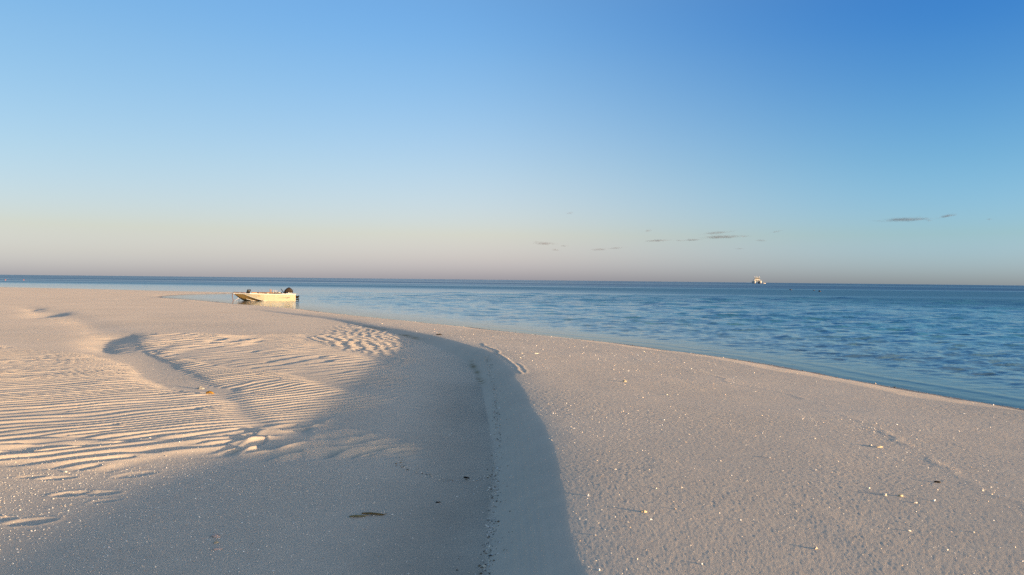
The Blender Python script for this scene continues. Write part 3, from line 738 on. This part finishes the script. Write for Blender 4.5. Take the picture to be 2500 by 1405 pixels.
tag(tend, 'tiny white tender floating alongside the anchored catamaran', 'dinghy')
bm = bm_new()
add_tube(bm, [(2.0, -.7, .42), (-.9, -.75, .42), (-1.6, -.5, .48), (-1.95, 0, .56), (-1.6, .5, .48), (-.9, .75, .42), (2.0, .7, .42)], .3, 8)
bm_obj('float_tube', bm, M_WHITE, tend, True)
bm = bm_new(); add_box(bm, (-1.5, -.6, .15), (1.8, .6, .3)); bm_obj('floor', bm, M_WHITE, tend)
bm = bm_new(); add_prism(bm, [(1.8, .5), (2.3, .5), (2.35, 1.1), (2.1, 1.4), (1.8, 1.2)], -.25, .25); bm_obj('outboard_motor', bm, M_COWL, tend, bevel=.05)
bm = bm_new(); add_prism(bm, [(.1, .3), (.8, .3), (.7, 1.0), (.25, 1.15)], -.3, .3); bm_obj('steering_console', bm, M_TEAK, tend, bevel=.04)

# coral heads just breaking the surface on the reef flat, and two mooring floats far to the left
def lump(name, loc, sx, sy, sz, mat, seed, sub=2, rough=.25):
    bm = bm_new(); bmesh.ops.create_icosphere(bm, subdivisions=sub, radius=1)
    g_ = random.Random(seed); o_ = Vector((g_.uniform(0, 50), g_.uniform(0, 50), g_.uniform(0, 50)))
    from mathutils import noise as mnoise
    for v in bm.verts:
        d = 1 + rough * mnoise.noise(v.co * 1.7 + o_) + rough * .5 * mnoise.noise(v.co * 4 + o_)
        v.co = Vector((v.co.x * sx * d, v.co.y * sy * d, v.co.z * sz * d))
    o = bm_obj(name, bm, mat, None, True); o.location = loc
    return o
M_ROCK = plain('wet_reef_rock', (.05, .035, .025), .5, .3, var=.4, scale=4)
M_FLOAT = plain('faded_orange_float', (.45, .12, .04), .5, .4)
for (x, y, sx, sz, lab) in ((66.8, 191.0, .34, .16, 'low brown reef rock awash, leftmost and widest of three beyond the shallows'),
                            (69.1, 182.3, .2, .12, 'smallest dark reef rock awash, between the two other rocks'),
                            (62.9, 162.8, .26, .24, 'dark reef rock awash, nearest and darkest of the three')):
    tag(lump('reef_rock', (x, y, 0.02), sx, .3, sz, M_ROCK, int(x * 10)), lab, 'rock', 'reef rocks awash right of the boat')
for (x, y, lab) in ((-149.9, 235.6, 'tiny orange mooring float on the sea at the far left edge'), (-149.0, 243.0, 'tiny orange mooring float on the sea, second from the left edge')):
    b_ = empty('mooring_float', (x, y, 0)); tag(b_, lab, 'buoy', 'mooring floats at the far left')
    lump('float_body', (0, 0, .06), .17, .17, .15, M_FLOAT, 5, 2, .05).parent = b_
    bm = bm_new(); add_tube(bm, [(0, 0, .18), (0, 0, .28)], .025, 6); bm_obj('eye', bm, M_BLACK, b_)

# ------------------------------------------------------------------ things lying on the sand
GRP_ST = 'coral pieces and shells lying on the sand bank'
M_SHELL = plain('bleached_shell', (.62, .58, .50), .5, .3, var=.12, scale=60)
M_PINK = plain('pinkish_shell', (.58, .44, .38), .5, .3, var=.15, scale=60)
M_CORAL = plain('yellowish_coral', (.50, .42, .29), .8, .2, var=.2, scale=80)
M_GREY = plain('grey_coral', (.30, .29, .27), .8, .2, var=.5, scale=70)
M_DARK = plain('dark_seed_pod', (.02, .016, .012), .7, .2, var=.3, scale=50)
M_LEAF = plain('amber_leaf', (.26, .14, .02), .55, .3, var=.25, scale=30)
M_WEED2 = plain('olive_weed', (.25, .20, .09), .8, .2, var=.3, scale=60)
M_WEED = plain('brown_weed', (.19, .13, .055), .8, .2, var=.4, scale=60)
THINGS = [
    ('coral_lump', 1.66, 11.63, .045, .035, .045, M_CORAL, 'cream coral lump casting a thin shadow on the upper bank'),
    ('shell', 3.26, 7.19, .022, .018, .020, M_SHELL, 'round white shell on the swash line right of centre'),
    ('coral_stick', 3.31, 7.13, .06, .014, .016, M_CORAL, 'knobbly yellowish coral piece just right of the round white shell'),
    ('shell', 2.56, 5.43, .022, .020, .022, M_SHELL, 'white cone shell, left one of a close pair in the lower right'),
    ('coral_lump', 2.66, 5.41, .026, .018, .020, M_CORAL, 'yellowish coral lump, right one of a close pair in the lower right'),
    ('shell', 2.68, 5.25, .022, .012, .010, M_SHELL, 'flat cream shell below the close pair in the lower right'),
    ('driftwood_chip', 3.13, 5.82, .036, .012, .016, M_DARK, 'dark driftwood chip at the lower right edge of the bank'),
    ('shell', 0.84, 4.96, .028, .018, .018, M_CORAL, 'tan shell near the gully lip at the bottom of the picture'),
    ('shell', 0.21, 16.13, .045, .03, .02, M_SHELL, 'pale flat shell behind the slumped sand lip, left of two'),
    ('coral_stick', 0.51, 16.17, .085, .022, .022, M_SHELL, 'pale coral stick behind the slumped sand lip, right of two'),
    ('shell', 2.02, 10.33, .028, .018, .016, M_SHELL, 'small white shell on the bank below the cream coral lump'),
    ('shell', -3.83, 6.84, .03, .018, .016, M_SHELL, 'white shell below the ripples beside the footprints at left'),
    ('shell', -1.92, 5.19, .055, .022, .024, M_PINK, 'pinkish cone shell half buried in the shaded sand'),
    ('coral_lump', -1.87, 5.07, .022, .018, .016, M_CORAL, 'small tan coral lump just below the pinkish shell'),
    ('shell_piece', -1.82, 4.95, .05, .02, .012, M_PINK, 'brownish flat shell piece, lowest of three in the shaded sand'),
    ('seed_pod', -0.37, 6.75, .045, .020, .018, M_DARK, 'black seed pod lying on the shell trail in the gully'),
    ('bark_chip', -0.54, 6.01, .032, .012, .012, M_DARK, 'short black bark chip on the gully floor'),
    ('bark_chip', -2.05, 22.6, .12, .05, .05, M_DARK, 'black bark chip beside the weed patch in the upper gully'),
    ('coral_clump', -4.57, 11.72, .075, .05, .05, M_GREY, 'grey and white coral clump beside the rippled sand'),
]
for i, (nm, x, y, sx, sy, sz, mt, lab) in enumerate(THINGS):
    sx, sy, sz = sx * .58, sy * .62, sz * .50
    z = float(land_at(x, y)[0])
    o = lump(nm, (x, y, z + sz * .3), sx, sy, sz, mt, 100 + i, 3, .7)
    o.rotation_euler = (0, 0, random.uniform(-.5, .5))
    tag(o, lab, 'driftwood' if mt is M_DARK else ('coral' if 'coral' in nm else 'shell'), None if mt is M_DARK else GRP_ST)
# curled amber leaf
def leaf(loc, ln, wd, rz, mat, curl, lab, cat, nm):
    root = empty(nm, loc, rz); tag(root, lab, cat)
    bm = bm_new(); secs = []
    for t in np.linspace(0, 1, 13):
        w = wd * math.sin(math.pi * t ** .8) * (1 + .12 * math.sin(t * 19)) + .002
        secs.append([((t - .5) * ln, w * k, curl * (1 - math.cos(1.9 * k)) + .35 * curl * math.sin(t * 4)) for k in (-1, -.6, -.2, .2, .6, 1)])
    loft(bm, secs)
    res = bmesh.ops.extrude_face_region(bm, geom=list(bm.faces))
    for v in res['geom']:
        if isinstance(v, bmesh.types.BMVert): v.co.z += .003
    bm_obj('blade', bm, mat, root, True)
    bm = bm_new(); add_tube(bm, [(-.5 * ln, 0, .004), (0, 0, .35 * curl * math.sin(2) + .004), (.5 * ln, 0, .35 * curl * math.sin(4) + .006), (.62 * ln, .01, .01)], .003, 5); bm_obj('stalk', bm, mat, root)
leaf((-4.21, 11.12, float(land_at(-4.21, 11.12)[0]) + .012), .10, .032, .25, M_LEAF, .022, 'curled amber leaf lying on the rippled sand', 'leaf', 'fallen_leaf')
leaf((-0.98, 5.68, float(land_at(-.98, 5.68)[0]) + .004), .16, .012, -.12, M_WEED, .006, 'flat brown weed frond on the shaded gully floor', 'seaweed', 'seaweed_frond')
leaf((-1.08, 5.63, float(land_at(-1.08, 5.63)[0]) + .003), .11, .011, .15, M_WEED2, .004, 'olive weed scrap overlapping the flat brown frond', 'seaweed', 'seaweed_frond')

# ------------------------------------------------------------------ shell grit, kinds nobody could count
def scatter(name, X, Y, size, flat, cols, label, mat):
    """small faceted chips resting on the sand"""
    n = len(X); Z = land(X, Y)[0]
    base = np.array([(1, 0, 0), (-.5, .87, 0), (-.5, -.87, 0), (.1, .05, 1), (-.1, -.1, -.8)], float)
    tri = np.array([(0, 1, 3), (1, 2, 3), (2, 0, 3), (1, 0, 4), (2, 1, 4), (0, 2, 4)])
    v = base[None] * (1 + .35 * rng.normal(0, 1, (n, 5, 1)))
    v = v * np.stack([size * rng.uniform(.7, 1.5, n), size * rng.uniform(.5, 1.0, n), size * flat * rng.uniform(.6, 1.3, n)], -1)[:, None]
    a = rng.uniform(0, 6.283, n); t = rng.normal(0, .35, n)
    c, s = np.cos(t)[:, None], np.sin(t)[:, None]
    v = np.stack([v[..., 0] * c - v[..., 2] * s, v[..., 1], v[..., 0] * s + v[..., 2] * c], -1)
    c, s = np.cos(a)[:, None], np.sin(a)[:, None]
    v = np.stack([v[..., 0] * c - v[..., 1] * s, v[..., 0] * s + v[..., 1] * c, v[..., 2]], -1)
    v += np.stack([X, Y, Z + size * flat * .35], -1)[:, None]
    me = np_mesh(name, v.reshape(-1, 3), tris=(tri[None] + 5 * np.arange(n)[:, None, None]).reshape(-1, 3), smooth=False)
    cc = np.array(cols)[rng.integers(0, len(cols), n)] * rng.uniform(.85, 1.12, (n, 1))
    attr(me, 'tone', np.repeat(np.c_[np.clip(cc, 0, 1), np.ones(n)], 5, 0), 'FLOAT_COLOR')
    return tag(link(name, me, mat), label, None, kind='stuff')
m_, nt_, n_, l_, b_ = new_mat('shell_chips')
at_ = n_.new('ShaderNodeAttribute'); at_.attribute_name = 'tone'; l_.new(at_.outputs['Color'], b_.inputs['Base Color'])
b_.inputs['Roughness'].default_value = .45; b_.inputs['Specular IOR Level'].default_value = .35
M_CHIP = m_
PALE = [(.90, .86, .79), (.84, .79, .70), (.93, .91, .88), (.80, .70, .58), (.86, .79, .68), (.45, .37, .29)]
MIX = [(.70, .66, .58), (.07, .06, .045), (.62, .53, .42), (.05, .045, .045), (.72, .70, .68), (.16, .12, .08), (.5, .4, .3), (.66, .62, .55)]
# on the bank: denser near the swash lines
def sector(n, r0, r1, a0, a1):
    r = np.sqrt(rng.uniform(r0 ** 2, r1 ** 2, n)); a = np.radians(rng.uniform(a0, a1, n)); return r * np.sin(a), r * np.cos(a)
pts = [sector(26000, 3.6, 9.5, -8, 38), sector(30000, 9.5, 26, -14, 36), sector(6000, 26, 45, -22, 10)]
bx_, by_ = np.concatenate([p[0] for p in pts]), np.concatenate([p[1] for p in pts])
hh, FF = land(bx_, by_, False)
w = swash(bx_, by_, FF['ds']); frac = np.abs(w - np.round(w)); dsw = poly_dist(bx_, by_, SWASH)[0]
prob = (.20 + .42 * np.exp(-(frac / .07) ** 2) + .6 * np.exp(-(dsw / .16) ** 2)) * sst(.02, .15, FF['s']) * (.18 + .82 * sst(1.4, 3.2, FF['ds'])) * (FF['ds'] > .1) * (.5 + .5 * sst(-.4, .4, fbm(bx_ * .8, by_ * .8, 90, 2)))
k_ = rng.random(len(bx_)) < prob
bx_, by_ = bx_[k_], by_[k_]
sz_ = np.clip(rng.lognormal(math.log(.0029), .52, len(bx_)), .0014, .012) * np.clip(np.hypot(bx_, by_) / 9, .95, 1.9)
scatter('shell_grit', bx_, by_, sz_, .55, PALE, 'pale shell grit strewn over the bank', M_CHIP)
# on the gully floor and the flat at left
pts = [sector(26000, 3.6, 9, -40, 2), sector(9000, 9, 24, -36, 0)]
bx_, by_ = np.concatenate([p[0] for p in pts]), np.concatenate([p[1] for p in pts])
hh, FF = land(bx_, by_, False)
prob = sst(-.35, -.6, FF['s']) * (.25 + .75 * sst(-.8, -2.4, FF['s'])) * (.35 + .65 * sst(8, 6.5, by_))
k_ = rng.random(len(bx_)) < prob
bx_, by_ = bx_[k_], by_[k_]
scatter('shell_grit', bx_, by_, np.clip(rng.lognormal(math.log(.0031), .40, len(bx_)), .0017, .009), .5, PALE, 'pale shell grit on the shaded gully floor and flat', M_CHIP)
# the drift line along the foot of the bank, and its side trail
TOE = spline([(-.02, 3.2), (-.06, 4.53), (-.05, 5.3), (-.06, 6.33), (-.04, 7.85), (-.11, 9.72), (-.2, 12.26), (-.43, 15.79)], 8)
TRAIL = spline([(-1.05, 7.5), (-.98, 7.18), (-.73, 6.89), (-.53, 6.68), (-.33, 6.66), (-.18, 6.87), (-.07, 7.14)], 8)
def along(line, n, spread, bias=1.0):
    seg = np.hypot(*np.diff(line, axis=0).T); cum = np.r_[0, np.cumsum(seg)]
    u = cum[-1] * rng.random(n) ** bias
    return np.interp(u, cum, line[:, 0]) + rng.normal(0, 1, n) * spread, np.interp(u, cum, line[:, 1]) + rng.normal(0, .03, n)
x1, y1 = along(TOE, 2300, .026, 1.5); kk = rng.random(len(x1)) < .35 + .65 * sst(-.25, .35, vnoise(y1 * 2.4, y1 * 0, 5)); x1, y1 = x1[kk], y1[kk]
x2, y2 = along(TRAIL, 230, .035); x3, y3 = along(TOE, 350, .10, 1.4)
dx_, dy_ = np.r_[x1 - .07, x2, x3 - .07], np.r_[y1, y2, y3]
scatter('shell_drift', dx_, dy_, np.clip(rng.lognormal(math.log(.0050), .42, len(dx_)), .0022, .014), .6, MIX, 'line of broken shell and dark weed crumbs along the foot of the bank', M_CHIP)
# dark crumbs at the edge of the sea
i_ = (SHORE[:, 1] > 8) & (SHORE[:, 1] < 45)
x1, y1 = along(SHORE[i_], 700, .02)
x1 = x1 - .16 + rng.normal(0, .05, len(x1))
scatter('weed_crumbs', x1, y1, np.clip(rng.lognormal(math.log(.008), .5, len(x1)), .003, .03), .5, MIX[1:4] + [(.3, .25, .18)], 'dark weed crumbs along the water line', M_CHIP)

# ------------------------------------------------------------------ small grey clouds low over the horizon
def cloud_mat(alpha):
    m, nt, n, l, b = new_mat('evening_cloud')
    out = n['Material Output']
    tr = n.new('ShaderNodeBsdfTransparent'); df = n.new('ShaderNodeBsdfDiffuse'); df.inputs[0].default_value = (.20, .205, .26, 1)
    no = n.new('ShaderNodeTexNoise'); no.inputs['Scale'].default_value = .02; no.inputs['Detail'].default_value = 4
    ps = n.new('ShaderNodeNewGeometry'); l.new(ps.outputs['Position'], no.inputs['Vector'])
    mr_ = n.new('ShaderNodeMapRange'); mr_.inputs['From Min'].default_value = .3; mr_.inputs['From Max'].default_value = .7
    mr_.inputs['To Min'].default_value = alpha * .4; mr_.inputs['To Max'].default_value = alpha * 1.4
    l.new(no.outputs['Fac'], mr_.inputs['Value'])
    mi = n.new('ShaderNodeMixShader'); l.new(mr_.outputs[0], mi.inputs[0]); l.new(tr.outputs[0], mi.inputs[1]); l.new(df.outputs[0], mi.inputs[2])
    l.new(mi.outputs[0], out.inputs['Surface'])
    return m
M_CL = [cloud_mat(.013), cloud_mat(.009)]
ico = bmesh.new(); bmesh.ops.create_icosphere(ico, subdivisions=2, radius=1)
ico_v = np.array([v.co[:] for v in ico.verts]); ico_f = np.array([[v.index for v in f.verts] for f in ico.faces]); ico.free()
CD = 9000.0
FPX = CD / 1944.4
# direction (px from the view axis), height above the horizon, width, thickness in milliradian-like units, slope
CLOUDS = [
    (957, 156, 96, 11, .03, 0, 'longest flat grey cloud, at the right'),
    (1016, 154, 14, 6, 0, 1, 'small faint cloud just right of the longest one'),
    (1060, 166, 40, 9, .22, 0, 'grey cloud sloping up to the right beside the longest one'),
    (1163, 159, 14, 6, 0, 1, 'faint small cloud nearest the right edge'),
    (512, 109, 82, 9, .03, 0, 'flat grey cloud left of and above the catamaran, widest of its row'),
    (500, 119, 62, 8, .10, 1, 'thin veil of cloud lying over the widest one of the row'),
    (440, 101, 38, 6, .03, 0, 'grey cloud in the row, next left of the widest one'),
    (409, 99, 24, 4, 0, 1, 'thin cloud scrap in the row between two longer ones'),
    (352, 98, 52, 7, .05, 0, 'grey cloud at the left end of the row above the sea'),
    (331, 122, 18, 7, .1, 1, 'small faint cloud above the left end of the row'),
    (607, 101, 22, 5, -.05, 0, 'small flat cloud right above the catamaran'),
    (643, 123, 24, 5, .25, 1, 'faint sloping cloud to the upper right of the catamaran'),
    (566, 111, 22, 6, .05, 1, 'small scrap at the right end of the widest cloud'),
    (80, 88, 46, 9, 0, 0, 'grey lens-shaped cloud, leftmost of the larger clouds over the sea'),
    (58, 92, 16, 4, 0, 1, 'small scrap touching the leftmost large cloud'),
    (105, 73, 18, 6, -.1, 0, 'small dark cloud scrap just below the leftmost large cloud'),
    (126, 83, 20, 5, 0, 1, 'small cloud scrap just right of the leftmost large cloud'),
    (211, 75, 38, 6, .05, 0, 'low wedge-shaped cloud, left one of a low pair'),
    (250, 79, 38, 5, .08, 1, 'low thin cloud, right one of a low pair'),
    (139, 163, 18, 7, .1, 1, 'lone faint cloud high above the leftmost large cloud'),
    (553, 81, 24, 3, 0, 1, 'thin low streak of cloud below the row, left of the catamaran'),
]
for i, (dx, el, wd, th, slp, mi, lab) in enumerate(CLOUDS):
    g_ = np.random.default_rng(900 + i)
    wd, th = wd * 1.3, th * .80
    n = int(44 + wd * 1.0)
    u = np.clip(g_.normal(0, .40, n), -1, 1) * .5
    sc_ = wd * FPX
    env = np.sqrt(np.clip(1 - (u * 2) ** 2, .05, 1)) * (.65 + .5 * np.sin(u * 13 + i) ** 2)
    cx = u * sc_; cz = (g_.beta(1.4, 2.2, n) - .35) * th * FPX * env * .9 + slp * u * sc_
    cy = g_.normal(0, .16, n) * sc_
    rx = g_.uniform(.05, .15, n) * sc_ * (.6 + .8 * env) * .8; rz = g_.uniform(.14, .30, n) * th * FPX * (.5 + .6 * env)
    v = ico_v[None] * np.stack([rx, rx * .9, rz], -1)[:, None] * (1 + .18 * g_.normal(0, 1, (n, len(ico_v), 1)))
    v += np.stack([cx, cy, cz], -1)[:, None]
    me = np_mesh('cloud', v.reshape(-1, 3), tris=(ico_f[None] + len(ico_v) * np.arange(n)[:, None, None]).reshape(-1, 3))
    o = link('cloud', me, M_CL[mi])
    o.location = (dx * FPX, CD, el * FPX + ZC)
    tag(o, lab, 'cloud', 'small evening clouds over the horizon')
